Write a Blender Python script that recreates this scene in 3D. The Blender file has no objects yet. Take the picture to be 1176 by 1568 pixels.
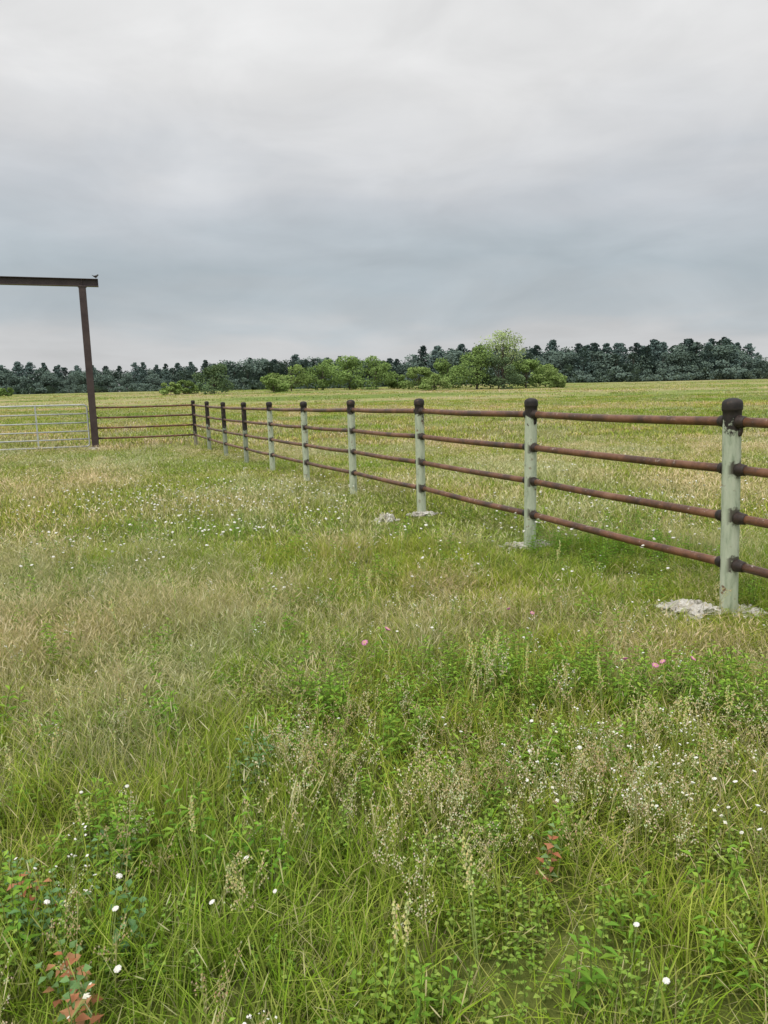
import bpy, math, random
import numpy as np
import bmesh
from mathutils import Vector, Matrix, noise, Quaternion

random.seed(7); RNG = np.random.default_rng(11)
scene = bpy.context.scene
scene.view_settings.view_transform = 'Standard'
try: scene.view_settings.look = 'None'
except Exception: pass
scene.view_settings.exposure = 0

# ------------------------------------------------------------------ helpers
def sstep(a, b, x):
    t = min(1, max(0, (x-a)/(b-a))); return t*t*(3-2*t)

def gz(x, y):
    z = -0.17*sstep(6, 21, y)
    r = y-28
    r = 8*math.log1p(math.exp(min(40, r/8))) if r < 300 else r
    r = min(r, 300) if r < 270 else 270 + 30*math.tanh((r-270)/30)
    z += 0.0092*r
    z += 0.05*noise.noise(Vector((x*0.16, y*0.16, 3.1)))
    z += min(0.5, 0.004*max(0, y-20))*noise.noise(Vector((x*0.018, y*0.03, 9.7)))
    return z

def link(ob, parent=None):
    scene.collection.objects.link(ob)
    if parent: ob.parent = parent
    return ob

def empty(name, loc=(0, 0, 0)):
    e = bpy.data.objects.new(name, None); e.location = loc
    e.empty_display_size = 0.3
    scene.collection.objects.link(e); return e

class MB:
    def __init__(s): s.v=[]; s.f=[]; s.c=[]; s.m=[]
    def vert(s, p, c=(1,1,1)):
        s.v.append(tuple(p)); s.c.append((c[0],c[1],c[2],1)); return len(s.v)-1
    def face(s, idx, m=0): s.f.append(tuple(idx)); s.m.append(m)
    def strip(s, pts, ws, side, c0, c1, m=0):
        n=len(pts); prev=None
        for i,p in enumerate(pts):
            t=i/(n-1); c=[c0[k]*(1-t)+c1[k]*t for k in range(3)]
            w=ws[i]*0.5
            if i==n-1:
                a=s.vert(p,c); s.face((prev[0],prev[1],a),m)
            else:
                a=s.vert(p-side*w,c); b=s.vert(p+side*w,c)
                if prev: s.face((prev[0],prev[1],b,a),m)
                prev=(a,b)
    def leaf(s, p, d, side, L, W, c, m=0, droop=0.25):
        up=d.cross(side)
        a=s.vert(p,c)
        m1=p+d*L*0.45
        b=s.vert(m1-side*W*0.5+up*W*0.12,c); e=s.vert(m1+side*W*0.5+up*W*0.12,c)
        t=s.vert(p+d*L-Vector((0,0,1))*L*droop,[k*1.1 for k in c])
        s.face((a,t,b),m); s.face((a,e,t),m)
    def tetra(s, p, r, c, m=0, rd=random):
        a=rd.uniform(0,2.1); i=[s.vert(p+Vector((math.cos(a+k*2.094)*r,math.sin(a+k*2.094)*r,-r*.6)),c) for k in range(3)]
        t=s.vert(p+Vector((0,0,r*1.2)),c)
        for k in range(3): s.face((i[k],i[(k+1)%3],t),m)
    def tube(s, pts, rads, seg=12, c=(1,1,1), m=0, cap=True):
        rings=[]; n=len(pts)
        up=None
        for i,p in enumerate(pts):
            d=(pts[min(i+1,n-1)]-pts[max(i-1,0)]).normalized()
            if up is None: up=d.orthogonal().normalized()
            up=(up-d*up.dot(d)).normalized(); y=d.cross(up)
            rings.append([s.vert(p+(up*math.cos(2*math.pi*k/seg)+y*math.sin(2*math.pi*k/seg))*rads[i],c) for k in range(seg)])
        for i in range(n-1):
            for k in range(seg):
                k2=(k+1)%seg
                s.face((rings[i][k],rings[i][k2],rings[i+1][k2],rings[i+1][k]),m)
        if cap:
            s.face(tuple(reversed(rings[0])),m); s.face(tuple(rings[-1]),m)
    def box(s, c0, ex, ey, ez, m=0):
        i=[]
        for a in (-1,1):
            for b in (-1,1):
                for d in (-1,1):
                    i.append(s.vert(c0+ex*a+ey*b+ez*d))
        for q in ((0,1,3,2),(4,6,7,5),(0,4,5,1),(2,3,7,6),(0,2,6,4),(1,5,7,3)):
            s.face([i[k] for k in q],m)
    def obj(s, name, mats, smooth=False, parent=None, do_link=True, loc=None):
        me=bpy.data.meshes.new(name); me.from_pydata(s.v,[],s.f)
        ca=me.color_attributes.new('Col','FLOAT_COLOR','POINT')
        ca.data.foreach_set('color', np.array(s.c,dtype=np.float32).ravel())
        for mt in mats: me.materials.append(mt)
        me.polygons.foreach_set('material_index', s.m)
        me.polygons.foreach_set('use_smooth',[smooth]*len(s.f))
        me.update()
        ob=bpy.data.objects.new(name,me)
        if loc is not None: ob.location=loc
        if do_link: link(ob,parent)
        return ob

# ------------------------------------------------------------------ materials
def newmat(name):
    m=bpy.data.materials.new(name); m.use_nodes=True
    nt=m.node_tree; nt.nodes.clear()
    return m, nt, nt.nodes, nt.links

def N(nodes, typ, **kw):
    n=nodes.new(typ)
    for k,v in kw.items(): setattr(n,k,v)
    return n
def ramp(nodes, stops, interp='LINEAR'):
    r=nodes.new('ShaderNodeValToRGB'); r.color_ramp.interpolation=interp
    el=r.color_ramp.elements
    while len(el)<len(stops): el.new(0.5)
    for e,(p,c) in zip(el,stops):
        e.position=p; e.color=(c[0],c[1],c[2],1)
    return r
def mixc(nodes, links, f, a, b, blend='MIX'):
    m=nodes.new('ShaderNodeMix'); m.data_type='RGBA'; m.blend_type=blend
    for sock,v in ((m.inputs[0],f),(m.inputs[6],a),(m.inputs[7],b)):
        if isinstance(v,bpy.types.NodeSocket): links.new(v,sock)
        elif isinstance(v,(int,float)): sock.default_value=v
        else: sock.default_value=(v[0],v[1],v[2],1)
    return m.outputs[2]
def noise_tex(nodes, links, vec, scale, detail=4, rough=0.55, dist=0.0):
    n=nodes.new('ShaderNodeTexNoise'); n.inputs['Scale'].default_value=scale
    n.inputs['Detail'].default_value=detail; n.inputs['Roughness'].default_value=rough
    n.inputs['Distortion'].default_value=dist
    if vec is not None: links.new(vec,n.inputs['Vector'])
    return n.outputs['Fac']
def mapr(nodes, links, v, a,b,c=0,d=1):
    m=nodes.new('ShaderNodeMapRange'); links.new(v,m.inputs[0])
    m.inputs[1].default_value=a;m.inputs[2].default_value=b;m.inputs[3].default_value=c;m.inputs[4].default_value=d
    return m.outputs[0]
def math2(nodes, links, op, a, b=None):
    m=nodes.new('ShaderNodeMath'); m.operation=op
    for i,v in enumerate((a,b)):
        if v is None: continue
        if isinstance(v,(int,float)): m.inputs[i].default_value=v
        else: links.new(v,m.inputs[i])
    return m.outputs[0]

def veg_mat(name, trans=0.3, patch=True, rnd=0.25, far=False):
    m,nt,nd,lk=newmat(name)
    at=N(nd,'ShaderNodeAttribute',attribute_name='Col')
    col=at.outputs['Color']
    if patch:
        g=nd.new('ShaderNodeNewGeometry')
        n1=noise_tex(nd,lk,g.outputs['Position'],0.26,2,0.6)
        f=mapr(nd,lk,n1,0.38,0.62)
        t=mixc(nd,lk,f,(0.84,0.95,0.84),(1.15,1.03,1.05))
        col=mixc(nd,lk,1.0,col,t,'MULTIPLY')
        if far:
            mp=nd.new('ShaderNodeMapping'); mp.inputs['Scale'].default_value=(0.02,0.055,0.0); lk.new(g.outputs['Position'],mp.inputs[0])
            n3=noise_tex(nd,lk,mp.outputs[0],1.0,3,0.6,0.5)
            t=mixc(nd,lk,mapr(nd,lk,n3,0.42,0.58),(0.72,0.84,0.75),(1.16,1.01,1.25))
            sp=nd.new('ShaderNodeSeparateXYZ'); lk.new(g.outputs['Position'],sp.inputs[0])
            t=mixc(nd,lk,mapr(nd,lk,sp.outputs[1],14,30),(1,1,1),t)
            col=mixc(nd,lk,1.0,col,t,'MULTIPLY')
    if rnd>0:
        oi=nd.new('ShaderNodeObjectInfo')
        b=mapr(nd,lk,oi.outputs['Random'],0,1,1-rnd,1+rnd)
        cb=nd.new('ShaderNodeCombineColor')
        for i in range(3): lk.new(b,cb.inputs[i])
        col=mixc(nd,lk,1.0,col,cb.outputs[0],'MULTIPLY')
    d=nd.new('ShaderNodeBsdfDiffuse'); lk.new(col,d.inputs[0])
    out=nd.new('ShaderNodeOutputMaterial')
    if trans>0:
        tr=nd.new('ShaderNodeBsdfTranslucent'); lk.new(col,tr.inputs[0])
        mx=nd.new('ShaderNodeMixShader'); mx.inputs[0].default_value=trans
        lk.new(d.outputs[0],mx.inputs[1]); lk.new(tr.outputs[0],mx.inputs[2]); lk.new(mx.outputs[0],out.inputs[0])
    else: lk.new(d.outputs[0],out.inputs[0])
    return m
M_GRASS=veg_mat('meadow_grass_blades',0.3,True,0)
M_GRASSF=veg_mat('meadow_grass_distant',0.0,True,0,True)
M_FLOWER=veg_mat('flower_petals',0.0,False,0)
M_LEAF=veg_mat('tree_leaves',0.0,False,0.08)

def princ(name, build, rough=0.6, bump=None, metallic=0.0, spec=0.4):
    m,nt,nd,lk=newmat(name)
    p=nd.new('ShaderNodeBsdfPrincipled'); out=nd.new('ShaderNodeOutputMaterial')
    lk.new(p.outputs[0],out.inputs[0])
    p.inputs['Roughness'].default_value=rough; p.inputs['Metallic'].default_value=metallic
    p.inputs['Specular IOR Level'].default_value=spec
    tc=nd.new('ShaderNodeTexCoord')
    col=build(nd,lk,tc.outputs['Object'])
    lk.new(col,p.inputs['Base Color'])
    if bump:
        h=noise_tex(nd,lk,tc.outputs['Object'],bump[0],5,0.6)
        b=nd.new('ShaderNodeBump'); b.inputs['Strength'].default_value=bump[1]; b.inputs['Distance'].default_value=bump[2]
        lk.new(h,b.inputs['Height']); lk.new(b.outputs[0],p.inputs['Normal'])
    return m

def post_builder(th, pale=(0.45,0.51,0.385), rails=True):
    def f(nd,lk,obj):
        sp=nd.new('ShaderNodeSeparateXYZ'); lk.new(obj,sp.inputs[0])
        oi=nd.new('ShaderNodeObjectInfo')
        va=nd.new('ShaderNodeVectorMath'); va.operation='ADD'; lk.new(obj,va.inputs[0]); lk.new(oi.outputs['Location'],va.inputs[1])
        st=nd.new('ShaderNodeMapping'); st.inputs['Scale'].default_value=(1,1,0.22); lk.new(va.outputs[0],st.inputs[0])
        n_st=noise_tex(nd,lk,st.outputs[0],28,5,0.65)
        n_b=noise_tex(nd,lk,va.outputs[0],14,5,0.65)
        base=ramp(nd,[(0.28,(pale[0]*0.55,pale[1]*0.6,pale[2]*0.55)),(0.45,pale),(0.72,(pale[0]*1.28,pale[1]*1.22,pale[2]*1.28))]); lk.new(n_st,base.inputs[0])
        col=base.outputs[0]
        spots=mapr(nd,lk,n_b,0.61,0.69)
        col=mixc(nd,lk,spots,col,(0.20,0.13,0.08))
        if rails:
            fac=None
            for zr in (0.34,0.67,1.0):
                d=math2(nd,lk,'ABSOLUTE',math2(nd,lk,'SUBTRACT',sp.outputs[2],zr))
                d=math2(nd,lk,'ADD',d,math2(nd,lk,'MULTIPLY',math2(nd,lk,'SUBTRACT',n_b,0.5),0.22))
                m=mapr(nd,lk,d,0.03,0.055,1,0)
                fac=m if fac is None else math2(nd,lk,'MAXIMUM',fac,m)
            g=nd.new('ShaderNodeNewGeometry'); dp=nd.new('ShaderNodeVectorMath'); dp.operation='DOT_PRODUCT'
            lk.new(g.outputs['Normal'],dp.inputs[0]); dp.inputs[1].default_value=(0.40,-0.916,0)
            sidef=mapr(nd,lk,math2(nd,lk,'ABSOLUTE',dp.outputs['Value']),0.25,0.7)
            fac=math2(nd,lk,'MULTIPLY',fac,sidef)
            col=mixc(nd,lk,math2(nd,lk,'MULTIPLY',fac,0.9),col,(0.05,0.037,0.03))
        zz=math2(nd,lk,'ADD',sp.outputs[2],math2(nd,lk,'MULTIPLY',math2(nd,lk,'SUBTRACT',n_b,0.5),0.45))
        top=mapr(nd,lk,zz,th,th+0.03)
        dk=ramp(nd,[(0.35,(0.012,0.010,0.010)),(0.6,(0.036,0.028,0.025)),(0.72,(0.14,0.08,0.05))]); lk.new(n_b,dk.inputs[0])
        return mixc(nd,lk,top,col,dk.outputs[0])
    return f
M_POST=princ('weathered_pipe_post',post_builder(1.25),0.6,(60,0.2,0.003))
M_POST2=princ('weathered_pipe_post_dark',post_builder(0.75,(0.28,0.32,0.24)),0.65,(60,0.3,0.004))
M_POSTB=princ('rusty_pipe_post',post_builder(0.4,(0.26,0.24,0.18)),0.65,(60,0.35,0.004))

def rail_builder(nd,lk,obj):
    n=noise_tex(nd,lk,obj,3.0,6,0.7)
    r=ramp(nd,[(0.3,(0.04,0.027,0.022)),(0.44,(0.095,0.047,0.030)),(0.55,(0.19,0.085,0.045)),(0.68,(0.26,0.135,0.08))]); lk.new(n,r.inputs[0])
    n2=noise_tex(nd,lk,obj,22,5,0.75)
    s=mapr(nd,lk,n2,0.60,0.68)
    sp=nd.new('ShaderNodeNewGeometry'); s2=nd.new('ShaderNodeSeparateXYZ'); lk.new(sp.outputs['Normal'],s2.inputs[0])
    upf=mapr(nd,lk,s2.outputs[2],0.0,0.5)
    c=mixc(nd,lk,math2(nd,lk,'MULTIPLY',s,upf),r.outputs[0],(0.48,0.41,0.36))
    return c
M_RAIL=princ('rusted_pipe_rail',rail_builder,0.42,(40,0.25,0.003),0.0,0.45)
def flat(c1,c2,sc):
    def f(nd,lk,obj):
        n=noise_tex(nd,lk,obj,sc,5,0.65); r=ramp(nd,[(0.35,c1),(0.65,c2)]); lk.new(n,r.inputs[0]); return r.outputs[0]
    return f
M_DARK=princ('dark_weld_primer',flat((0.018,0.015,0.014),(0.055,0.035,0.028),12),0.55,(50,0.4,0.004))
M_BROWN=princ('brown_painted_steel',flat((0.05,0.033,0.034),(0.085,0.06,0.058),3),0.45,(20,0.1,0.003))
M_GALV=princ('galvanised_steel',flat((0.42,0.44,0.44),(0.60,0.62,0.61),6),0.4,None,0.2)
M_CONC=princ('pale_concrete',flat((0.42,0.39,0.34),(0.76,0.74,0.69),14),0.9,(40,0.7,0.02))
M_BARK=princ('tree_bark',flat((0.06,0.05,0.04),(0.13,0.11,0.09),4),0.9)
M_BIRD=princ('bird_feathers',flat((0.03,0.028,0.026),(0.09,0.08,0.075),30),0.8)

def ground_mat():
    m,nt,nd,lk=newmat('meadow_ground')
    g=nd.new('ShaderNodeNewGeometry'); pos=g.outputs['Position']
    mp=nd.new('ShaderNodeMapping'); mp.inputs['Scale'].default_value=(0.02,0.055,0.0); lk.new(pos,mp.inputs[0])
    big=noise_tex(nd,lk,mp.outputs[0],1.0,3,0.6,0.5)
    mid=noise_tex(nd,lk,pos,0.45,5,0.65)
    fine=noise_tex(nd,lk,pos,7,6,0.75)
    r=ramp(nd,[(0.40,(0.20,0.265,0.085)),(0.47,(0.29,0.33,0.125)),(0.54,(0.39,0.37,0.19)),(0.62,(0.44,0.365,0.23))])
    v=math2(nd,lk,'ADD',math2(nd,lk,'MULTIPLY',big,0.75),math2(nd,lk,'MULTIPLY',mid,0.25)); lk.new(v,r.inputs[0])
    fr=ramp(nd,[(0.3,(0.62,0.62,0.58)),(0.7,(1.2,1.2,1.15))]); lk.new(fine,fr.inputs[0])
    far=mixc(nd,lk,1.0,r.outputs[0],fr.outputs[0],'MULTIPLY')
    nr=ramp(nd,[(0.35,(0.09,0.11,0.03)),(0.6,(0.17,0.20,0.05)),(0.75,(0.28,0.27,0.11))]); lk.new(fine,nr.inputs[0])
    sp=nd.new('ShaderNodeSeparateXYZ'); lk.new(pos,sp.inputs[0])
    f=mapr(nd,lk,sp.outputs[1],14,50)
    col=mixc(nd,lk,f,nr.outputs[0],far)
    d=nd.new('ShaderNodeBsdfDiffuse'); lk.new(col,d.inputs[0])
    b=nd.new('ShaderNodeBump'); b.inputs['Strength'].default_value=0.6; b.inputs['Distance'].default_value=0.08
    lk.new(fine,b.inputs['Height']); lk.new(b.outputs[0],d.inputs['Normal'])
    out=nd.new('ShaderNodeOutputMaterial'); lk.new(d.outputs[0],out.inputs[0]); return m
M_GROUND=ground_mat()

# ------------------------------------------------------------------ terrain
def axis(n, lim, p):
    t=np.linspace(-1,1,n); return np.sign(t)*np.abs(t)**p*lim
xs=axis(181,1800,3.2)
ys=np.concatenate([np.linspace(-60,-2,12),np.linspace(-1,32,90),32+np.linspace(0.003,1,120)**2.2*2600])
verts=[(float(x),float(y),gz(float(x),float(y))) for y in ys for x in xs]
nx=len(xs); faces=[(j*nx+i,j*nx+i+1,(j+1)*nx+i+1,(j+1)*nx+i) for j in range(len(ys)-1) for i in range(nx-1)]
me=bpy.data.meshes.new('meadow_ground'); me.from_pydata(verts,[],faces); me.materials.append(M_GROUND)
me.polygons.foreach_set('use_smooth',[True]*len(faces))
link(bpy.data.objects.new('meadow_ground',me))

# ------------------------------------------------------------------ fence
P0=Vector((2.41,5.02)); STEP=Vector((-0.962,2.2))
posts=[P0+STEP*k for k in range(-2,10)]
posts[2]=Vector((2.395,4.98))
GP=Vector((-9.25,23.9)); G=Vector((-0.94,-0.34)).normalized()
RAILZ=(0.34,0.67,1.0,1.32); R_P=0.059; R_R=0.0305
fence=empty('pipe_fence',(0,0,0))
def lathe(mb, prof, seg=28, m=0):
    rings=[]
    for r,z in prof:
        rings.append([mb.vert(Vector((r*math.cos(2*math.pi*k/seg),r*math.sin(2*math.pi*k/seg),z))) for k in range(seg)])
    for i in range(len(prof)-1):
        for k in range(seg):
            k2=(k+1)%seg; mb.face((rings[i][k],rings[i][k2],rings[i+1][k2],rings[i+1][k]),m)
    mb.face(tuple(rings[-1]),m)
base=[]; lean=[]
for i,p in enumerate(posts):
    z0=gz(p.x,p.y); base.append(Vector((p.x,p.y,z0)))
    mb=MB()
    prof=[(R_P,-0.4)]+[(R_P,z) for z in np.linspace(0,1.36,12)]+[(R_P+0.001,1.390),(R_P+0.006,1.396),(R_P+0.007,1.405),(R_P+0.007,1.438),(R_P+0.002,1.455),(R_P-0.012,1.467),(R_P-0.030,1.474),(0.008,1.477)]
    lathe(mb,prof)
    k=i-1
    mt=M_POST if k<=6 else (M_POST2 if k<=9 else M_POSTB)
    if i==len(posts)-1: mt=M_POSTB
    ob=mb.obj('post_%d'%(i+1),[mt],True,fence,loc=base[-1])
    ln=-0.038 if i==2 else (random.uniform(-.012,.002))
    ob.rotation_euler=(0,ln,0); lean.append(ln)
def anc(i,z): return base[i]+Vector((math.sin(lean[i])*z,0,math.cos(lean[i])*z))
rl=MB(); wd=MB()
def rail(a,b,rad=R_R):
    n=10; pts=[]
    sd=random.random()*50
    for i in range(n+1):
        t=i/n; p=a.lerp(b,t)
        w=math.sin(math.pi*t)
        p=p+Vector((0.006*noise.noise(Vector((sd,t*2,0)))*w*2,0,-0.010*w+0.008*noise.noise(Vector((t*2,sd,0)))*w))
        pts.append(p)
    rl.tube(pts,[rad]*(n+1),14)
def weld(c,d,L=0.115):
    for s in (-1,1):
        o=c+d*s*(R_P-0.006)
        l=L*(0.6 if s>0 else 0.38)*random.uniform(.8,1.2)
        wd.tube([o,o+d*s*l*0.15,o+d*s*l*0.5,o+d*s*l*0.85,o+d*s*l],[0.044,0.045,0.040,0.038,0.032],14)
for i in range(len(posts)-1):
    for z in RAILZ: rail(anc(i,z),anc(i+1,z),R_R if z<1.3 else R_R*1.05)
for i in range(len(posts)):
    d=Vector((STEP.x,STEP.y,0)).normalized()*-1
    for z in RAILZ: weld(anc(i,z),d)
gzp=gz(GP.x,GP.y); gp3=Vector((GP.x,GP.y,gzp))
for z in RAILZ:
    a=anc(len(posts)-1,z); b=gp3+Vector((0,0,z))
    rail(a,b); weld(b,(a-b).normalized())
rl.obj('rails',[M_RAIL],True,fence); wd.obj('weld_collars',[M_DARK],True,fence)
st=MB()
for i in (2,3):
    c=anc(i,1.30); d=Vector((-STEP.x,-STEP.y,0)).normalized()
    cc=c+d*0.066+Vector((0,0,-0.03))
    pts=[cc+(Vector((0,0,1))*math.cos(a)*0.04+d*math.sin(a)*0.014) for a in np.linspace(0,2*math.pi*0.93,14)]
    st.tube(pts,[0.009]*14,8)
st.obj('strap_rings',[M_DARK],True,fence)

# ------------------------------------------------------------------ concrete footings
def footing(cx,cy,rx,ry,h,seed,n=60):
    mb=MB()
    bm=bmesh.new(); bmesh.ops.create_icosphere(bm,subdivisions=5,radius=1)
    for v in bm.verts:
        d=v.co.copy(); nn=1+0.55*noise.noise(d*1.6+Vector((seed,0,0)))+0.35*noise.noise(d*3.7+Vector((0,seed,0)))+0.3*noise.noise(d*9)
        zt=min(0.55,max(-0.3,d.z))
        v.co=Vector((d.x*rx*nn,d.y*ry*nn,zt*h*(1.2+0.8*noise.noise(d*6+Vector((0,0,seed)))+0.5*noise.noise(d*14)))) 
    bm.verts.ensure_lookup_table()
    for v in bm.verts: mb.vert(v.co)
    for f in bm.faces: mb.face([v.index for v in f.verts])
    rr=random.Random(seed)
    for k in range(n):
        a=rr.uniform(0,6.28); q=rr.uniform(0.5,1.8); s=rr.uniform(.005,.018)
        c=Vector((math.cos(a)*rx*q,math.sin(a)*ry*q,s*0.6+(h*.6 if q<1 else 0)))
        bm2=bmesh.new(); bmesh.ops.create_icosphere(bm2,subdivisions=1,radius=s); b0=len(mb.v)
        for v in bm2.verts: mb.vert(c+v.co*rr.uniform(.6,1.3))
        bm2.verts.ensure_lookup_table()
        for f in bm2.faces: mb.face([b0+v.index for v in f.verts])
        bm2.free()
    bm.free()
    mb.obj('concrete_footing',[M_CONC],False,None,loc=(cx,cy,gz(cx,cy)))
foot=[(2.10,4.99,0.19,0.13,0.06,1),(2.50,4.94,0.10,0.09,0.03,2),(1.33,7.25,0.12,0.09,0.035,3),(1.58,7.36,0.09,0.08,0.03,4),(0.03,9.0,0.09,0.10,0.09,5),(0.50,9.33,0.14,0.08,0.045,6),(-9.25,23.75,0.16,0.16,0.08,8)]
for f in foot: footing(*f)

# ------------------------------------------------------------------ gateway
gw=empty('ranch_gateway',(0,0,0))
GL=6.2
gp2=gp3+Vector((G.x,G.y,0))*GL; gp2.z=gz(gp2.x,gp2.y)
g3=Vector((G.x,G.y,0)); gn=Vector((-G.y,G.x,0)); up=Vector((0,0,1))
HT=4.92
def bevel(ob,w=0.004,seg=2):
    b=ob.modifiers.new('bevel','BEVEL'); b.width=w; b.segments=seg; b.limit_method='ANGLE'
for nm,q in (('gate_column_right',gp3),('gate_column_left',gp2)):
    mb=MB(); top=HT; zc=(top-0.5)/2; hh=(top+0.5)/2
    c=Vector((q.x,q.y,zc))
    mb.box(c+gn*0.10,g3*0.105,gn*0.010,up*hh); mb.box(c-gn*0.10,g3*0.105,gn*0.010,up*hh)
    mb.box(c,g3*0.012,gn*0.0897,up*hh)
    mb.box(Vector((q.x,q.y,top-0.012)),g3*0.13,gn*0.13,up*0.010)
    o=mb.obj(nm,[M_BROWN],False,gw); bevel(o)
mb=MB(); a=gp3-g3*0.48; b=gp2+g3*0.3; c=(a+b)/2; hl=(b-a).length/2; c.z=HT+0.115
mb.box(c+up*0.105,g3*hl,gn*0.11,up*0.010); mb.box(c-up*0.105,g3*hl,gn*0.11,up*0.010)
mb.box(c,g3*(hl-0.002),gn*0.012,up*0.0947)
for t in (0.48,0.0):
    mb.box(Vector((a.x,a.y,c.z))+g3*(t+0.006),g3*0.005,gn*0.107,up*0.0945)
o=mb.obj('crossbeam',[M_BROWN],False,gw); bevel(o)
mb=MB(); lc=gp3+up*0.98-gn*0.118
mb.box(lc,g3*0.035,gn*0.007,up*0.09); mb.tube([lc-gn*0.01,lc-gn*0.05,lc-gn*0.07+g3*0.05,lc-gn*0.07+g3*0.2],[0.012]*4,10)
mb.obj('latch',[M_GALV],False,gw)
gate=empty('tube_gate',(0,0,0))
mb=MB()
g0=gp3+g3*0.17; GW=5.7
zs=[0.10,0.34,0.59,0.86,1.14,1.42]
zb=gzp
def P(s,z): return Vector((g0.x,g0.y,zb))+g3*s+up*z
rc=0.09
loop=[P(rc,zs[0]),P(rc*0.3,zs[0]+rc*0.3),P(0,zs[0]+rc),P(0,0.77),P(0,zs[-1]-rc),P(rc*0.3,zs[-1]-rc*0.3),P(rc,zs[-1]),P(GW/2,zs[-1]),P(GW-rc,zs[-1]),P(GW-rc*0.3,zs[-1]-rc*0.3),P(GW,zs[-1]-rc),P(GW,zs[0]+rc),P(GW-rc*0.3,zs[0]+rc*0.3),P(GW-rc,zs[0]),P(GW/2,zs[0]),P(rc,zs[0])]
mb.tube(loop,[0.026]*len(loop),12)
for z in zs[1:-1]: mb.tube([P(0,z),P(GW/2,z),P(GW,z)],[0.023]*3,12)
mb.obj('tubes',[M_GALV],True,gate)
mb=MB()
for s in (1.5,3.6,5.0):
    mb.box(P(s,0.76),g3*0.022,gn*0.030,up*0.66)
mb.obj('braces',[M_GALV],False,gate)
mb=MB()
for z in (0.35,1.2): mb.tube([P(-0.075,z),P(0.0,z)],[0.014]*2,8)
mb.obj('hinges',[M_DARK],False,gate)

# bird on the beam end
bp=Vector((a.x,a.y,HT+0.225+0.004))+g3*0.06
bm_=MB()
d=(-g3*0.85-gn*0.5).normalized()
sp=[(-0.13,0.115,0.004),(-0.10,0.10,0.010),(-0.06,0.085,0.018),(-0.035,0.078,0.030),(0.0,0.08,0.038),(0.03,0.095,0.034),(0.05,0.113,0.022),(0.065,0.13,0.023),(0.08,0.135,0.021),(0.094,0.133,0.010),(0.112,0.13,0.002)]
bm_.tube([bp+d*s+up*z for s,z,r in sp],[r for s,z,r in sp],12)
sd=Vector((-d.y,d.x,0))
for s in (-1,1):
    bm_.tube([bp+sd*s*0.015+up*0.055,bp+sd*s*0.015+d*0.008+up*0.025,bp+sd*s*0.015],[0.006,0.003,0.003],6)
    bm_.tube([bp+sd*s*0.034+d*0.03+up*0.092,bp+sd*s*0.037+up*0.082,bp+sd*s*0.026-d*0.06+up*0.085,bp+sd*s*0.012-d*0.10+up*0.098],[0.010,0.018,0.012,0.003],8)
bm_.obj('small_bird',[M_BIRD],True)

# ------------------------------------------------------------------ vegetation clump library
def lerp3(a,b,t): return [a[i]*(1-t)+b[i]*t for i in range(3)]
GREENS=[(0.295,0.43,0.042),(0.36,0.47,0.06),(0.225,0.36,0.04),(0.43,0.50,0.10)]
YELS=[(0.51,0.51,0.15),(0.47,0.50,0.13),(0.59,0.55,0.22)]
TANS=[(0.73,0.65,0.39),(0.67,0.59,0.33),(0.79,0.73,0.50),(0.58,0.49,0.28)]
def blade(mb,r,base,h,w,lean,cols,seg=3,tipc=None,kink=0.25):
    az=r.uniform(0,6.283); d=Vector((math.cos(az),math.sin(az),0))
    sa=az+math.pi/2+r.uniform(-.8,.8); side=Vector((math.cos(sa),math.sin(sa),0))
    l=lean*r.uniform(.3,1.3); pts=[]; ws=[]
    for i in range(seg+1):
        t=i/seg; pts.append(base+Vector((0,0,h*(t-kink*l*t*t)))+d*h*l*t*t*0.8)
        ws.append(w*(1-0.75*t*t)*(0.8 if i==0 else 1))
    c=r.choice(cols); k=r.uniform(.68,1.22); c=[q*k for q in c]
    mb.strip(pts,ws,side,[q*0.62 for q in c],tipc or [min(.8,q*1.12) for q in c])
    return pts[-1],(pts[-1]-pts[-2]).normalized()
def tuft(name,seed,n,rad,h0,h1,w,lean,cols,seg=3,heads=0,headc=TANS,headsize=1.0,mat=None,hh=1.3,hw=0.0034):
    r=random.Random(seed); mb=MB()
    for i in range(n):
        a=r.uniform(0,6.283); q=rad*math.sqrt(r.random())
        b=Vector((math.cos(a)*q,math.sin(a)*q,-0.02))
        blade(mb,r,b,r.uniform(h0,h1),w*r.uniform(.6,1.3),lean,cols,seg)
    for i in range(heads):
        a=r.uniform(0,6.283); q=rad*math.sqrt(r.random())
        b=Vector((math.cos(a)*q,math.sin(a)*q,-0.02))
        c=r.choice(headc)
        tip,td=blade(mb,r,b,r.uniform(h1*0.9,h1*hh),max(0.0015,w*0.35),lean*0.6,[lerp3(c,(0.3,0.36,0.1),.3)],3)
        L=0.042*headsize*r.uniform(.7,1.4)
        sa=r.uniform(0,6.28); sd=Vector((math.cos(sa),math.sin(sa),0)); W=hw*headsize*r.uniform(.7,1.2)
        p0=tip-td*L*.3
        mb.strip([p0,p0+td*L*.35,p0+td*L*.7,p0+td*L],[W*.5,W,W*.8,0],sd,c,c)
    return mb.obj(name,[mat or M_GRASS],False,None,False)
def coll(name,obs):
    c=bpy.data.collections.new(name)
    for o in obs: c.objects.link(o)
    return c
near=[]
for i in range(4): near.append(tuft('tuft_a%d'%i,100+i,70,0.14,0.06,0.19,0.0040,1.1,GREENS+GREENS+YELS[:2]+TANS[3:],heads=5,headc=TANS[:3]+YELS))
for i in range(3): near.append(tuft('tuft_b%d'%i,120+i,64,0.14,0.06,0.19,0.0036,1.2,GREENS+YELS+TANS[:1],heads=12,headc=TANS[:3]+YELS[2:]))
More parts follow.
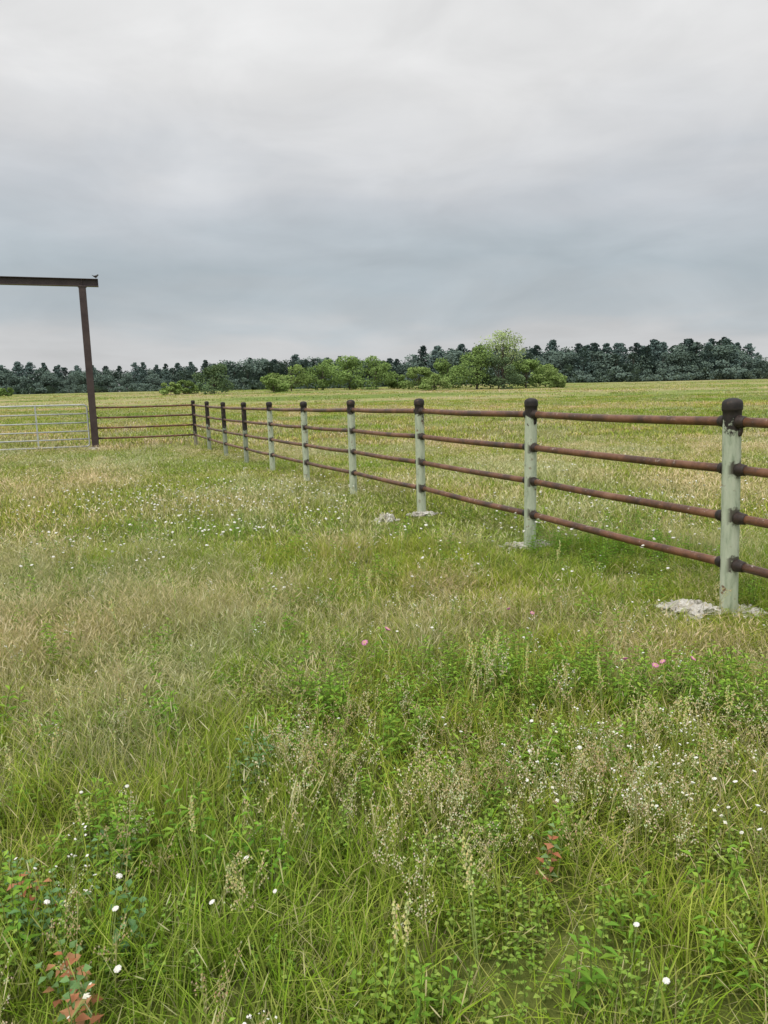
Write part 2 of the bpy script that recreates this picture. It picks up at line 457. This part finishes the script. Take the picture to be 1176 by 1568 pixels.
for i in range(4): near.append(tuft('tuft_c%d'%i,140+i,54,0.14,0.06,0.21,0.0031,1.3,GREENS[3:]+GREENS[:2]+YELS+TANS,heads=24,headc=TANS,hh=1.4))
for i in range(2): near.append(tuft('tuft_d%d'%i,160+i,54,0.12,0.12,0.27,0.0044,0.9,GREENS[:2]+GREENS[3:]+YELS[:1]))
C_NEAR=coll('near_tufts',near)
mid=[]
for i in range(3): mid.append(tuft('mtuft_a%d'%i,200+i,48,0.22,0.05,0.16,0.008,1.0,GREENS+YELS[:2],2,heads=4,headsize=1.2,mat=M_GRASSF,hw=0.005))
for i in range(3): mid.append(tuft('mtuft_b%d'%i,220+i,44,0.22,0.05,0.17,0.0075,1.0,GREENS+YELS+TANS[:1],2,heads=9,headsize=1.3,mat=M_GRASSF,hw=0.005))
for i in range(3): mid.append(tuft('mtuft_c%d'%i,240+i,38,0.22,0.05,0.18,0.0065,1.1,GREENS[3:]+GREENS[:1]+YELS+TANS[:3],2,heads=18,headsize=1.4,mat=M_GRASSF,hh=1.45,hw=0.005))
C_MID=coll('mid_tufts',mid)
far=[]
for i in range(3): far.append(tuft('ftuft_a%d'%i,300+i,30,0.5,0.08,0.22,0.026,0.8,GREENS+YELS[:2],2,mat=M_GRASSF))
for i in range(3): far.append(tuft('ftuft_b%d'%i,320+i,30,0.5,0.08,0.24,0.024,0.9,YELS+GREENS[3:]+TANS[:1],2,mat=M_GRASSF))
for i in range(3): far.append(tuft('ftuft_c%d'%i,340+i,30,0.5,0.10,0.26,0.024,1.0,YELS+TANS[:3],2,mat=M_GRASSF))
C_FAR=coll('far_tufts',far)

def gn_instances(name, coll_, pts, idx, rot, scl):
    me=bpy.data.meshes.new(name); me.from_pydata(pts,[],[])
    a=me.attributes.new('idx','INT','POINT'); a.data.foreach_set('value',np.array(idx,dtype=np.int32))
    a=me.attributes.new('rot','FLOAT_VECTOR','POINT'); a.data.foreach_set('vector',np.array(rot,dtype=np.float32).ravel())
    a=me.attributes.new('scl','FLOAT_VECTOR','POINT'); a.data.foreach_set('vector',np.array(scl,dtype=np.float32).ravel())
    ob=bpy.data.objects.new(name,me); link(ob)
    t=bpy.data.node_groups.new(name,'GeometryNodeTree')
    t.interface.new_socket(name='Geometry',in_out='INPUT',socket_type='NodeSocketGeometry')
    t.interface.new_socket(name='Geometry',in_out='OUTPUT',socket_type='NodeSocketGeometry')
    gi=t.nodes.new('NodeGroupInput'); go=t.nodes.new('NodeGroupOutput')
    ci=t.nodes.new('GeometryNodeCollectionInfo'); ci.inputs['Collection'].default_value=coll_
    ci.inputs['Separate Children'].default_value=True; ci.inputs['Reset Children'].default_value=True
    ip=t.nodes.new('GeometryNodeInstanceOnPoints')
    t.links.new(gi.outputs[0],ip.inputs['Points']); t.links.new(ci.outputs[0],ip.inputs['Instance'])
    ip.inputs['Pick Instance'].default_value=True
    for nm,ty,so in (('idx','INT','Instance Index'),('rot','FLOAT_VECTOR','Rotation'),('scl','FLOAT_VECTOR','Scale')):
        na=t.nodes.new('GeometryNodeInputNamedAttribute'); na.data_type=ty; na.inputs['Name'].default_value=nm
        t.links.new(na.outputs['Attribute'],ip.inputs[so])
    rz=t.nodes.new('GeometryNodeRealizeInstances')
    t.links.new(ip.outputs[0],rz.inputs[0]); t.links.new(rz.outputs[0],go.inputs[0])
    md=ob.modifiers.new('scatter','NODES'); md.node_group=t
    return ob

fd=STEP.normalized(); fnx,fny=-fd.y,fd.x
def fdist(x,y): return abs((x-P0.x)*fnx+(y-P0.y)*fny)
def infoot(x,y):
    for f in foot:
        if ((x-f[0])/(f[2]*0.95))**2+((y-f[1]+.05)/(f[3]*1.3))**2<1 and random.random()<0.85: return True
    return False
def lowfoot(x,y):
    k=1.0
    for f in foot:
        q=math.hypot((x-f[0])/(f[2]*2.2),(y-f[1]+0.22)/(0.5))
        if q<1: k=min(k,0.35+0.5*q)
    return k
def gs(x,y,cx,cy,sx,sy): return math.exp(-((x-cx)/sx)**2-((y-cy)/sy)**2)
def dry(x,y):
    v=0.42+0.72*noise.noise(Vector((x*0.42,y*0.32,1.7)))+0.6*noise.noise(Vector((x*1.7,y*1.5,5.2)))
    v+=0.24*gs(x,y,-2.5,5.2,2.0,1.1)+0.6*gs(x,y,2.1,3.9,0.7,0.4)+0.32*gs(x,y,-2.2,10.5,1.8,2.0)+0.35*gs(x,y,-1.3,3.0,.6,.6)+0.28*gs(x,y,0.6,4.5,1.0,.35)
    v-=0.35*gs(x,y,0.5,3.4,0.9,0.4)+0.35*gs(x,y,1.6,6.2,1.6,0.9)+0.4*gs(x,y,-1.1,2.0,.5,.5)
    if y<20: v-=0.25*math.exp(-(fdist(x,y)/0.7)**2)
    return v
def sample(y0,y1,k,m,dens):
    area=(k*(y1*y1-y0*y0)+2*m*(y1-y0)); n=int(area*dens); xm=k*y1+m
    out=[]
    while len(out)<n:
        x=RNG.uniform(-xm,xm,20000); y=RNG.uniform(y0,y1,20000)
        ok=np.abs(x)<k*y+m
        out+=list(zip(x[ok].tolist(),y[ok].tolist()))
    return out[:n]
def scatter(name,C,zone,dens,pick,scale):
    P_=[];I=[];R=[];S=[]
    for x,y in sample(*zone,dens):
        if infoot(x,y): continue
        if math.hypot(x,y)<0.9: continue
        v=dry(x,y); i=pick(v); s=scale(x,y,v)
        P_.append((x,y,gz(x,y)-0.01)); I.append(i); R.append((random.uniform(-.12,.12),random.uniform(-.12,.12),random.uniform(0,6.28)))
        S.append((s[0],s[0],s[1]))
    return gn_instances(name,C,P_,I,R,S)
rr=random.random
def pick_near(v):
    u=rr()*0.6-0.3+v
    if u<0.34: return random.choice((0,1,2,3,11) if rr()<.85 else (11,12))
    if u<0.58: return random.choice((0,1,4,5,6,5))
    return random.choice((7,8,9,10))
def sc_near(x,y,v):
    h=random.uniform(.7,1.35)*(1+0.5*noise.noise(Vector((x*0.9,y*0.9,21.0))))
    f=fdist(x,y)
    if y>4: h*=0.6+0.4*sstep(0.1,0.8,f)
    h*=1.15-0.25*sstep(2,6,y)
    return (random.uniform(.9,1.25),h*lowfoot(x,y))
scatter('meadow_grass',C_NEAR,(0.7,7.5,0.66,1.3),74,pick_near,sc_near)
def pick3(v):
    u=rr()*0.6-0.3+v
    return random.randint(0,2) if u<0.36 else (random.randint(3,5) if u<0.60 else random.randint(6,8))
def sc_mid(x,y,v):
    h=random.uniform(.7,1.25)*(0.6+0.4*sstep(0.1,0.8,fdist(x,y)))*(1-0.25*sstep(10,20,y))
    return (random.uniform(.9,1.25),h*lowfoot(x,y))
scatter('meadow_grass',C_MID,(7.2,24,0.60,1.5),24,pick3,sc_mid)
scatter('meadow_grass',C_FAR,(23,75,0.57,3),3.6,pick3,lambda x,y,v:(random.uniform(.8,1.3),random.uniform(.6,1.2)))
scatter('meadow_grass',C_FAR,(74,230,0.56,5),0.16,pick3,lambda x,y,v:(random.uniform(1.8,3.2),random.uniform(.7,1.3)))

def weed(name,seed,stems,h0,h1,leafL,leafW,cols,mat=M_GRASS,gap=0.018):
    r=random.Random(seed); mb=MB()
    for s in range(stems):
        a=r.uniform(0,6.283); q=0.07*math.sqrt(r.random()); b=Vector((math.cos(a)*q,math.sin(a)*q,-.01))
        h=r.uniform(h0,h1); az=r.uniform(0,6.28); l=r.uniform(.05,.3)
        top=b+Vector((math.cos(az)*l*h,math.sin(az)*l*h,h))
        mb.tube([b,b.lerp(top,.5)+Vector((0,0,.01)),top],[.0022,.0018,.001],4,(0.22,0.28,0.08),cap=False)
        n=int(h/gap)
        for k in range(n):
            t=0.2+0.8*k/n; p=b.lerp(top,t); ang=k*2.4+r.uniform(-.3,.3)
            el=r.uniform(.1,.5)+0.7*max(0,t-0.75)*2
            d=Vector((math.cos(ang)*math.cos(el),math.sin(ang)*math.cos(el),math.sin(el)))
            sd=Vector((-math.sin(ang),math.cos(ang),0))
            c=r.choice(cols); f=r.uniform(.8,1.15)*(0.8+0.35*t)
            mb.leaf(p,d,sd,leafL*r.uniform(.6,1.1)*(1-0.45*max(0,t-.6)*2),leafW*r.uniform(.7,1.1),[q*f for q in c])
    return mb.obj(name,[mat],False,None,False)
WG=[(0.25,0.44,0.065),(0.33,0.49,0.085),(0.20,0.37,0.06)]
C_WEED=coll('weeds',[weed('weed_%d'%i,400+i,3+i%2,0.17,0.29,0.055,0.015,WG) for i in range(4)])
def put(name,C,n,items,hs=(0.85,1.2)):
    P_=[];I=[];R=[];S=[]
    for (x,y) in items:
        if infoot(x,y) or math.hypot(x,y)<0.9: continue
        P_.append((x,y,gz(x,y))); I.append(random.randrange(n)); R.append((random.uniform(-.15,.15),random.uniform(-.15,.15),random.uniform(0,6.28)))
        s=random.uniform(*hs); S.append((s,s,s))
    return gn_instances(name,C,P_,I,R,S)
def clus(cx,cy,sx,sy,n): return [(random.gauss(cx,sx),random.gauss(cy,sy)) for _ in range(n)]
pts=clus(.2,3.55,.35,.25,60)+clus(1.35,3.45,.35,.2,55)+clus(-.1,3.1,.3,.2,18)+clus(1.9,3.0,.3,.3,25)+clus(2.0,6.8,.6,.5,30)+clus(-1.1,2.3,.3,.2,10)+clus(.6,2.7,.5,.3,22)
pts+=sample(1.0,9,.6,1,3.2)
put('broadleaf_weeds',C_WEED,4,pts,(.7,1.15))
CG=[(0.26,0.42,0.075),(0.32,0.47,0.095),(0.38,0.49,0.12)]
C_CL=coll('clover',[weed('clover_%d'%i,450+i,7,0.08,0.17,0.022,0.015,CG,M_GRASS,0.014) for i in range(3)])
put('clover_patch',C_CL,3,clus(.3,2.4,.6,.4,40)+clus(1.2,2.2,.4,.4,40)+clus(-.9,2.3,.4,.5,25)+clus(.2,1.8,.4,.3,10)+sample(1.0,7,.6,1,7),(.8,1.3))

def flowers(name,seed,stems,h0,h1,size,petc,multi=1,rad=0.09,stemc=(0.28,0.36,0.12),cen=(0.6,0.5,0.12)):
    r=random.Random(seed); mb=MB()
    for s in range(stems):
        a=r.uniform(0,6.283); q=rad*math.sqrt(r.random()); b=Vector((math.cos(a)*q,math.sin(a)*q,-.01))
        h=r.uniform(h0,h1); az=r.uniform(0,6.28); l=r.uniform(.05,.35)
        top=b+Vector((math.cos(az)*l*h,math.sin(az)*l*h,h))
        mb.tube([b,b.lerp(top,.5)+Vector((0,0,.01)),top],[.0015,.0012,.001],3,stemc,cap=False)
        for k in range(multi):
            o=Vector((r.gauss(0,1),r.gauss(0,1),r.gauss(0,.5)))*(0.022 if multi>1 else 0)
            p=top+o; sz=size*r.uniform(.6,1.2)
            if multi>1: mb.tube([top-Vector((0,0,.04)),p],[.0008,.0007],3,stemc,cap=False)
            tl=Vector((r.uniform(-.7,.7),r.uniform(-.7,.7),1)).normalized(); x=tl.orthogonal().normalized(); y=tl.cross(x)
            np_=7 if multi==1 else 4; ce=mb.vert(p+tl*sz*.5,cen if multi==1 else petc)
            ring=[]
            for j in range(np_*2):
                an=math.pi*j/np_; rd=sz*(r.uniform(.8,1) if j%2==0 else .55)
                ring.append(mb.vert(p+(x*math.cos(an)+y*math.sin(an))*rd+tl*sz*.15,petc))
            for j in range(np_*2): mb.face((ce,ring[j],ring[(j+1)%(np_*2)]))
            lo=mb.vert(p-tl*sz*.5,[q*.8 for q in petc])
            for j in range(0,np_*2,2): mb.face((lo,ring[(j+2)%(np_*2)],ring[j]))
    return mb.obj(name,[M_FLOWER],False,None,False)
W=(0.85,0.84,0.78)
C_WF=coll('wf',[flowers('wf0',1,1,.26,.36,.012,W,cen=W),flowers('wf1',2,2,.22,.34,.010,W,cen=W),flowers('wf2',3,2,.22,.34,.005,W,7),flowers('wf3',4,1,.24,.36,.0065,(.76,.74,.62),5)])
pts=clus(.9,2.55,.3,.25,32)+clus(-1.05,1.85,.2,.2,12)+clus(1.3,2.2,.3,.3,18)+clus(.4,4.6,.8,.4,26)+clus(1.3,3.0,.5,.4,16)+clus(-1.5,6,1.0,.6,20)+sample(1.2,7.5,.56,1,3.4)
put('white_wildflowers',C_WF,4,pts,(.75,1.15))
C_WG=coll('wg',[flowers('wg0',11,3,.20,.32,.014,W,cen=W,rad=.2),flowers('wg1',12,2,.20,.32,.018,W,cen=W,rad=.2)])
pts=clus(-2.9,9.5,1.3,1.0,120)+clus(-1.8,10.5,1.5,1.3,90)+clus(-2.2,7.2,1.2,.6,36)+clus(1.3,6.9,.8,.6,20)+clus(2.6,8.0,.8,.7,38)+clus(-1.6,8,1.2,.8,34)+clus(3.2,9,1,.8,34)+sample(5,20,.56,1,1.2)
put('white_wildflowers',C_WG,2,pts,(.75,1.15))

def seedweed(name,seed,stems,h0,h1,c):
    r=random.Random(seed); mb=MB()
    for s in range(stems):
        a=r.uniform(0,6.283); q=.08*math.sqrt(r.random()); b=Vector((math.cos(a)*q,math.sin(a)*q,-.01))
        h=r.uniform(h0,h1); az=r.uniform(0,6.28); l=r.uniform(.05,.35)
        top=b+Vector((math.cos(az)*l*h,math.sin(az)*l*h,h))
        mb.tube([b,b.lerp(top,.5),top],[.0018,.0014,.001],3,(0.36,0.36,0.15),cap=False)
        for k in range(5):
            t=.5+.5*k/5; p=b.lerp(top,t); an=r.uniform(0,6.28); L=r.uniform(.03,.06)
            e=p+Vector((math.cos(an)*L,math.sin(an)*L,L*1.2))
            mb.tube([p,e],[.0008,.0006],3,(0.38,0.37,0.16),cap=False)
            for j in range(7):
                q_=p.lerp(e,.35+.65*j/7)+Vector((r.gauss(0,.004),r.gauss(0,.004),r.gauss(0,.004)))
                mb.tetra(q_,.0030,[w*r.uniform(.8,1.15) for w in c],0,r)
    return mb.obj(name,[M_FLOWER],False,None,False)
C_SW=coll('sw',[seedweed('sw%d'%i,600+i,4,.16,.28,[(0.68,0.62,0.35),(0.54,0.44,0.25),(0.78,0.73,0.50)][i]) for i in range(3)])
pts=clus(-.25,2.8,.3,.2,16)+clus(.75,2.45,.35,.25,22)+clus(1.4,2.7,.3,.3,20)+clus(.1,2.1,.4,.2,12)+clus(-.9,1.9,.3,.2,7)+sample(1.1,6,.6,1,1.9)
put('seed_head_weeds',C_SW,3,pts)

def spike(name,seed):
    r=random.Random(seed); mb=MB()
    for s in range(2):
        b=Vector((r.uniform(-.04,.04),r.uniform(-.04,.04),-.01)); h=r.uniform(.24,.36)
        top=b+Vector((r.uniform(-.06,.06),r.uniform(-.06,.06),h))
        mb.tube([b,top],[.002,.0015],4,(0.3,0.38,0.12),cap=False)
        for k in range(30):
            t=.66+.34*k/30; p=b.lerp(top,t)+Vector((r.gauss(0,.0035),r.gauss(0,.0035),0))
            mb.tetra(p,.004,[w*r.uniform(.8,1.15) for w in (0.66,0.64,0.28)],0,r)
    return mb.obj(name,[M_FLOWER],False,None,False)
C_SP=coll('sp',[spike('sp%d'%i,650+i) for i in range(3)])
put('yellow_flower_spikes',C_SP,3,clus(.65,3.5,.25,.15,9)+clus(1.15,3.0,.2,.2,5)+clus(-.1,4.9,.2,.2,4)+clus(-1.2,2.9,.3,.4,5)+sample(1.3,7,.6,.8,0.9))
C_PK=coll('pk',[flowers('pk0',31,2,.33,.38,.016,(0.68,0.26,0.50),1,.03)])
put('pink_wildflowers',C_PK,1,[(1.22,3.12),(1.26,3.16),(.68,4.0),(-.06,3.42)])
RD=[(0.62,0.25,0.15),(0.56,0.27,0.16),(0.64,0.31,0.20),(0.22,0.34,0.15)]
C_RD=coll('rd',[weed('rd%d'%i,700+i,2,.20,.27,.05,.03,RD,M_GRASS,0.02) for i in range(2)])
put('reddish_leaf_weeds',C_RD,2,[(-1.08,2.0),(-1.02,1.98),(-.83,1.68),(-.80,1.66),(-.76,1.52),(-.70,1.50),(.48,2.1)],(.8,1.0))
BL=[(0.19,0.33,0.15),(0.22,0.36,0.18)]
C_BL=coll('bl',[weed('bl%d'%i,720+i,4,.12,.22,.045,.022,BL) for i in range(2)])
put('bluish_leaf_weeds',C_BL,2,clus(-1.0,1.95,.16,.16,10)+clus(-.6,2.75,.06,.06,3))

# ------------------------------------------------------------------ trees
def dtree(seed,h,w,n,leaf,cols,crown0=0.12,nl=11,openness=0.0,rs=1.0,var=0.24):
    r=random.Random(seed); mb=MB(); lobes=[]
    for i in range(nl):
        t=r.uniform(0,1); zz=h*(crown0+(1-crown0)*(0.12+0.72*t))
        ww=w*0.5*math.sin(math.pi*(0.22+0.62*t))
        a=i*2.4+r.uniform(-.4,.4); q=ww*r.uniform(.25,.85)
        rad=h*r.uniform(.11,.2)*(1.15-0.4*t)*rs
        lobes.append((Vector((math.cos(a)*q,math.sin(a)*q,min(zz,h-rad*.8))),rad,r.uniform(1-var,1+var*.8)))
    mb.tube([Vector((0,0,-.5)),Vector((.05*w*.1,0,h*.3)),Vector((0,.02*h,h*.75))],[h*.028,h*.02,h*.006],7,m=1)
    for c,rad,b in lobes:
        mb.tube([Vector((0,0,h*.25)),c*0.6+Vector((0,0,h*.08)),c],[h*.010,h*.007,h*.003],5,m=1,cap=False)
    for i in range(n):
        c,rad,b=r.choice(lobes)
        d=Vector((r.gauss(0,1),r.gauss(0,1),r.gauss(0,1))).normalized()
        k=r.uniform(.35,1.12) if openness else r.uniform(.6,1.12)
        p=c+Vector((d.x*1.25,d.y*1.25,d.z*.85))*rad*k
        if p.z<h*.02: p.z=h*.02+r.random()*.2
        u=Vector((r.gauss(0,1),r.gauss(0,1),r.gauss(0,.7))).normalized(); v=u.orthogonal().normalized()
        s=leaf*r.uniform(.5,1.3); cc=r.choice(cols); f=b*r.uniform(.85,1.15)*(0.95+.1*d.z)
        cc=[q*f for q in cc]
        ii=[mb.vert(p+u*s*.5,cc),mb.vert(p+v*s*.4,cc),mb.vert(p-u*s*.45,cc),mb.vert(p-v*s*.35,cc)]
        mb.face(ii)
    return mb
def pine(seed,h,n,leaf,cols):
    r=random.Random(seed); mb=MB()
    mb.tube([Vector((0,0,-.5)),Vector((0,0,h*.5)),Vector((.1,0,h*.97))],[h*.018,h*.012,h*.003],6,m=1)
    lobes=[]
    c0=r.uniform(.1,.3)
    for i in range(16):
        t=i/15; z=h*(c0+(.95-c0)*t); q=h*.22*(1-t)**.5*r.uniform(.3,1.1); a=i*2.4
        lobes.append((Vector((math.cos(a)*q,math.sin(a)*q,z)),h*(.10*(1-t)+.05)*r.uniform(.8,1.3),r.uniform(.88,1.1)))
        mb.tube([Vector((0,0,z-.02*h)),Vector((math.cos(a)*q,math.sin(a)*q,z))],[h*.004,h*.002],4,m=1,cap=False)
    for i in range(n):
        c,rad,b=r.choice(lobes); d=Vector((r.gauss(0,1),r.gauss(0,1),r.gauss(0,1))).normalized()
        p=c+Vector((d.x*1.3,d.y*1.3,d.z*.8))*rad*r.uniform(.5,1.1)
        u=Vector((r.gauss(0,1),r.gauss(0,1),r.gauss(0,.7))).normalized(); v=u.orthogonal().normalized()
        s=leaf*r.uniform(.5,1.3); f=b*r.uniform(.85,1.15); cc=[q*f for q in r.choice(cols)]
        ii=[mb.vert(p+u*s*.5,cc),mb.vert(p+v*s*.35,cc),mb.vert(p-u*s*.5,cc),mb.vert(p-v*s*.35,cc)]
        mb.face(ii)
    return mb
HAZED_LEAF=[(0.125,0.175,0.148),(0.115,0.162,0.140),(0.14,0.19,0.15)]  # distance haze painted into the leaf colour: bluish, greyed green, no volume
HAZED_PINE=[(0.12,0.17,0.155),(0.11,0.16,0.15)]  # pine foliage, bluer, with the same painted-in haze
def mesh_only(mb,name):
    o=mb.obj(name,[M_LEAF,M_BARK],False,None,False); return o.data
dec=[mesh_only(dtree(800+i,10,9.5,2100,.6,HAZED_LEAF,0.05,14,0,1.15,.1),'forest_deciduous') for i in range(4)]
pin=[mesh_only(pine(820+i,10,1300,.55,HAZED_PINE),'forest_pine') for i in range(4)]
bsh=[mesh_only(dtree(840+i,5,9,1200,.6,HAZED_LEAF,0.0,12,0,1.5,.1),'forest_understorey') for i in range(2)]
prof=[(-230,10),(-145,12.0),(-121,11.2),(-84,10),(-71,11.2),(-46,13),(-22,13.1),(3,11.2),(15,14.4),(28,15),(65,15.6),(90,14.4),(114,15.6),(127,16.6),(138,12.5),(143,8),(150,5),(165,9),(230,10)]
def H(x): return float(np.interp(x,[p[0] for p in prof],[p[1] for p in prof]))
forest=empty('distant_tree_line')
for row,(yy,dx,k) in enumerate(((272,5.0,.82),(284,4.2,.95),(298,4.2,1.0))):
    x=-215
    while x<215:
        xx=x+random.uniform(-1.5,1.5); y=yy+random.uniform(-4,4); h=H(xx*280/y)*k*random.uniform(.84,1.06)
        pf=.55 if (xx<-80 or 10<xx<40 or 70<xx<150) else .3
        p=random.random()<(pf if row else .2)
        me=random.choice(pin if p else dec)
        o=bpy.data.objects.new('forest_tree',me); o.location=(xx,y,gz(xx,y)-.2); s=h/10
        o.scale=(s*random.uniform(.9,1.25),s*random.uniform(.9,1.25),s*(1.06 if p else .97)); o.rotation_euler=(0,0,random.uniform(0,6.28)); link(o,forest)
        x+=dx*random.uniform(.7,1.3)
x=-215
while x<215:
    o=bpy.data.objects.new('forest_understorey',random.choice(bsh)); y=265+random.uniform(-2,2); o.location=(x,y,gz(x,y)-.5)
    s=H(x)/13*random.uniform(.7,1.1); o.scale=(s*1.2,s,s*1.1); o.rotation_euler=(0,0,random.uniform(0,6.28)); link(o,forest); x+=3.4
OG=[(0.18,0.27,0.08),(0.21,0.305,0.095),(0.155,0.235,0.075)]
LG=[(0.24,0.335,0.105),(0.20,0.295,0.085),(0.27,0.355,0.125)]
DG=[(0.10,0.155,0.08),(0.13,0.185,0.085)]
PG=[(0.38,0.46,0.22),(0.32,0.41,0.17),(0.28,0.37,0.14)]
def px2x(px,y): return (px-588)/1132*y
T=[('oak_tree',335,168,7.2,9.5,DG,0),('oak_tree',452,176,6.8,12,LG,0),('oak_tree',500,180,8.2,11,OG,0),('oak_tree',540,172,8.2,10,OG,0),('oak_tree',580,170,8.0,12,OG,0),
('oak_tree',645,165,5.2,9,LG,0),('oak_tree',688,172,7.4,10,OG,0),('oak_tree',732,160,10.2,10,OG,0),('elm_tree',772,165,13.2,10,PG,1),('oak_tree',765,158,7.4,12,DG,0),('oak_tree',806,163,7.0,9,OG,0),('oak_tree',836,168,5.6,8,LG,0),
('shrub',270,170,3.0,8,LG,0),('shrub',292,175,3.8,7,OG,0),('shrub',425,165,4.2,7,LG,0),('shrub',612,175,3.6,6,OG,0),('shrub',668,155,3.6,7,LG,0),('shrub',20,200,2.6,5,OG,0),('shrub',852,160,2.8,6,LG,0)]
for i,(nm,px,y,h,w,cols,op) in enumerate(T):
    x=px2x(px,y)
    mb=dtree(900+i,h,w,int(1700+h*260) if not op else 2300,.42,cols,0.02 if not op else .38,15 if not op else 17,op,1.2 if not op else 1.0)
    o=mb.obj(nm,[M_LEAF,M_BARK],False,None,True,(x,y,gz(x,y)-.15))

# ------------------------------------------------------------------ world
w=bpy.data.worlds.new('World'); scene.world=w; w.use_nodes=True
nt=w.node_tree; nd=nt.nodes; lk=nt.links; nd.clear()
SUN_EL=math.radians(55); SUN_AZ=math.radians(215)
sky=nd.new('ShaderNodeTexSky'); sky.sky_type='NISHITA'; sky.sun_disc=False; sky.sun_elevation=SUN_EL; sky.sun_rotation=SUN_AZ
sky.dust_density=3
tc=nd.new('ShaderNodeTexCoord'); dirv=tc.outputs['Generated']
sp=nd.new('ShaderNodeSeparateXYZ'); lk.new(dirv,sp.inputs[0])
z=math2(nd,lk,'MAXIMUM',sp.outputs[2],0.0)
den=math2(nd,lk,'ADD',z,0.10)
cv=nd.new('ShaderNodeCombineXYZ')
lk.new(math2(nd,lk,'DIVIDE',sp.outputs[0],den),cv.inputs[0]); lk.new(math2(nd,lk,'DIVIDE',sp.outputs[1],den),cv.inputs[1])
n1=noise_tex(nd,lk,cv.outputs[0],1.1,6,0.5,0.5)
mp=nd.new('ShaderNodeMapping'); mp.inputs['Scale'].default_value=(1.5,1.5,6.0); mp.inputs['Rotation'].default_value=(0,math.radians(5),0); mp.inputs['Location'].default_value=(2.3,0.4,1.2); lk.new(dirv,mp.inputs[0])
n2=noise_tex(nd,lk,mp.outputs[0],1.6,5,0.5,0.3)
mp2=nd.new('ShaderNodeMapping'); mp2.inputs['Scale'].default_value=(1.5,1.5,3.4); mp2.inputs['Location'].default_value=(5.1,0.4,0.2); lk.new(dirv,mp2.inputs[0])
n4=noise_tex(nd,lk,mp2.outputs[0],3.6,6,0.52,0.5)
zr=math2(nd,lk,'ADD',z,math2(nd,lk,'MULTIPLY',math2(nd,lk,'SUBTRACT',n2,0.5),0.17))
zr=math2(nd,lk,'ADD',zr,math2(nd,lk,'MULTIPLY',math2(nd,lk,'SUBTRACT',n1,0.5),0.05))
rp=ramp(nd,[(0.0,(0.64,0.645,0.65)),(0.07,(0.62,0.63,0.64)),(0.10,(0.51,0.555,0.585)),(0.135,(0.455,0.515,0.555)),(0.18,(0.51,0.56,0.60)),(0.23,(0.58,0.61,0.645)),(0.28,(0.69,0.70,0.715)),(0.34,(0.78,0.78,0.78)),(0.5,(0.85,0.85,0.845))],'LINEAR')
lk.new(zr,rp.inputs[0])
br=mapr(nd,lk,n1,0.3,0.7,0.96,1.05)
br2=mapr(nd,lk,n4,0.3,0.7,0.92,1.08)
zen=mapr(nd,lk,sp.outputs[2],0.42,1.0,1.0,1.6)
k=math2(nd,lk,'MULTIPLY',math2(nd,lk,'MULTIPLY',br,br2),zen)
vm=nd.new('ShaderNodeVectorMath'); vm.operation='SCALE'; lk.new(rp.outputs[0],vm.inputs[0]); lk.new(k,vm.inputs[3])
vs=nd.new('ShaderNodeVectorMath'); vs.operation='SCALE'; lk.new(sky.outputs[0],vs.inputs[0]); vs.inputs[3].default_value=0.08
cc=mixc(nd,lk,0.95,vs.outputs[0],vm.outputs[0])
bg=nd.new('ShaderNodeBackground'); lk.new(cc,bg.inputs[0]); bg.inputs[1].default_value=1.0
wo=nd.new('ShaderNodeOutputWorld'); lk.new(bg.outputs[0],wo.inputs[0])

sl=bpy.data.lights.new('sun','SUN'); sl.energy=1.5; sl.angle=math.radians(25); sl.color=(1,0.95,0.87)
so=bpy.data.objects.new('sun',sl); link(so)
sdir=Vector((math.sin(SUN_AZ)*math.cos(SUN_EL),math.cos(SUN_AZ)*math.cos(SUN_EL),math.sin(SUN_EL)))
so.rotation_euler=sdir.to_track_quat('Z','Y').to_euler(); so.location=sdir*50

# ------------------------------------------------------------------ camera
cd=bpy.data.cameras.new('camera'); cd.sensor_fit='VERTICAL'; cd.sensor_height=36; cd.sensor_width=27; cd.lens=26; cd.clip_end=5000; cd.clip_start=0.05
co=bpy.data.objects.new('camera',cd); link(co)
co.matrix_world=Matrix.Translation((0,0,1.6+gz(0,0)))@Matrix.Rotation(math.radians(90-9.5),4,'X')@Matrix.Rotation(math.radians(-1.2),4,'Z')
scene.camera=co
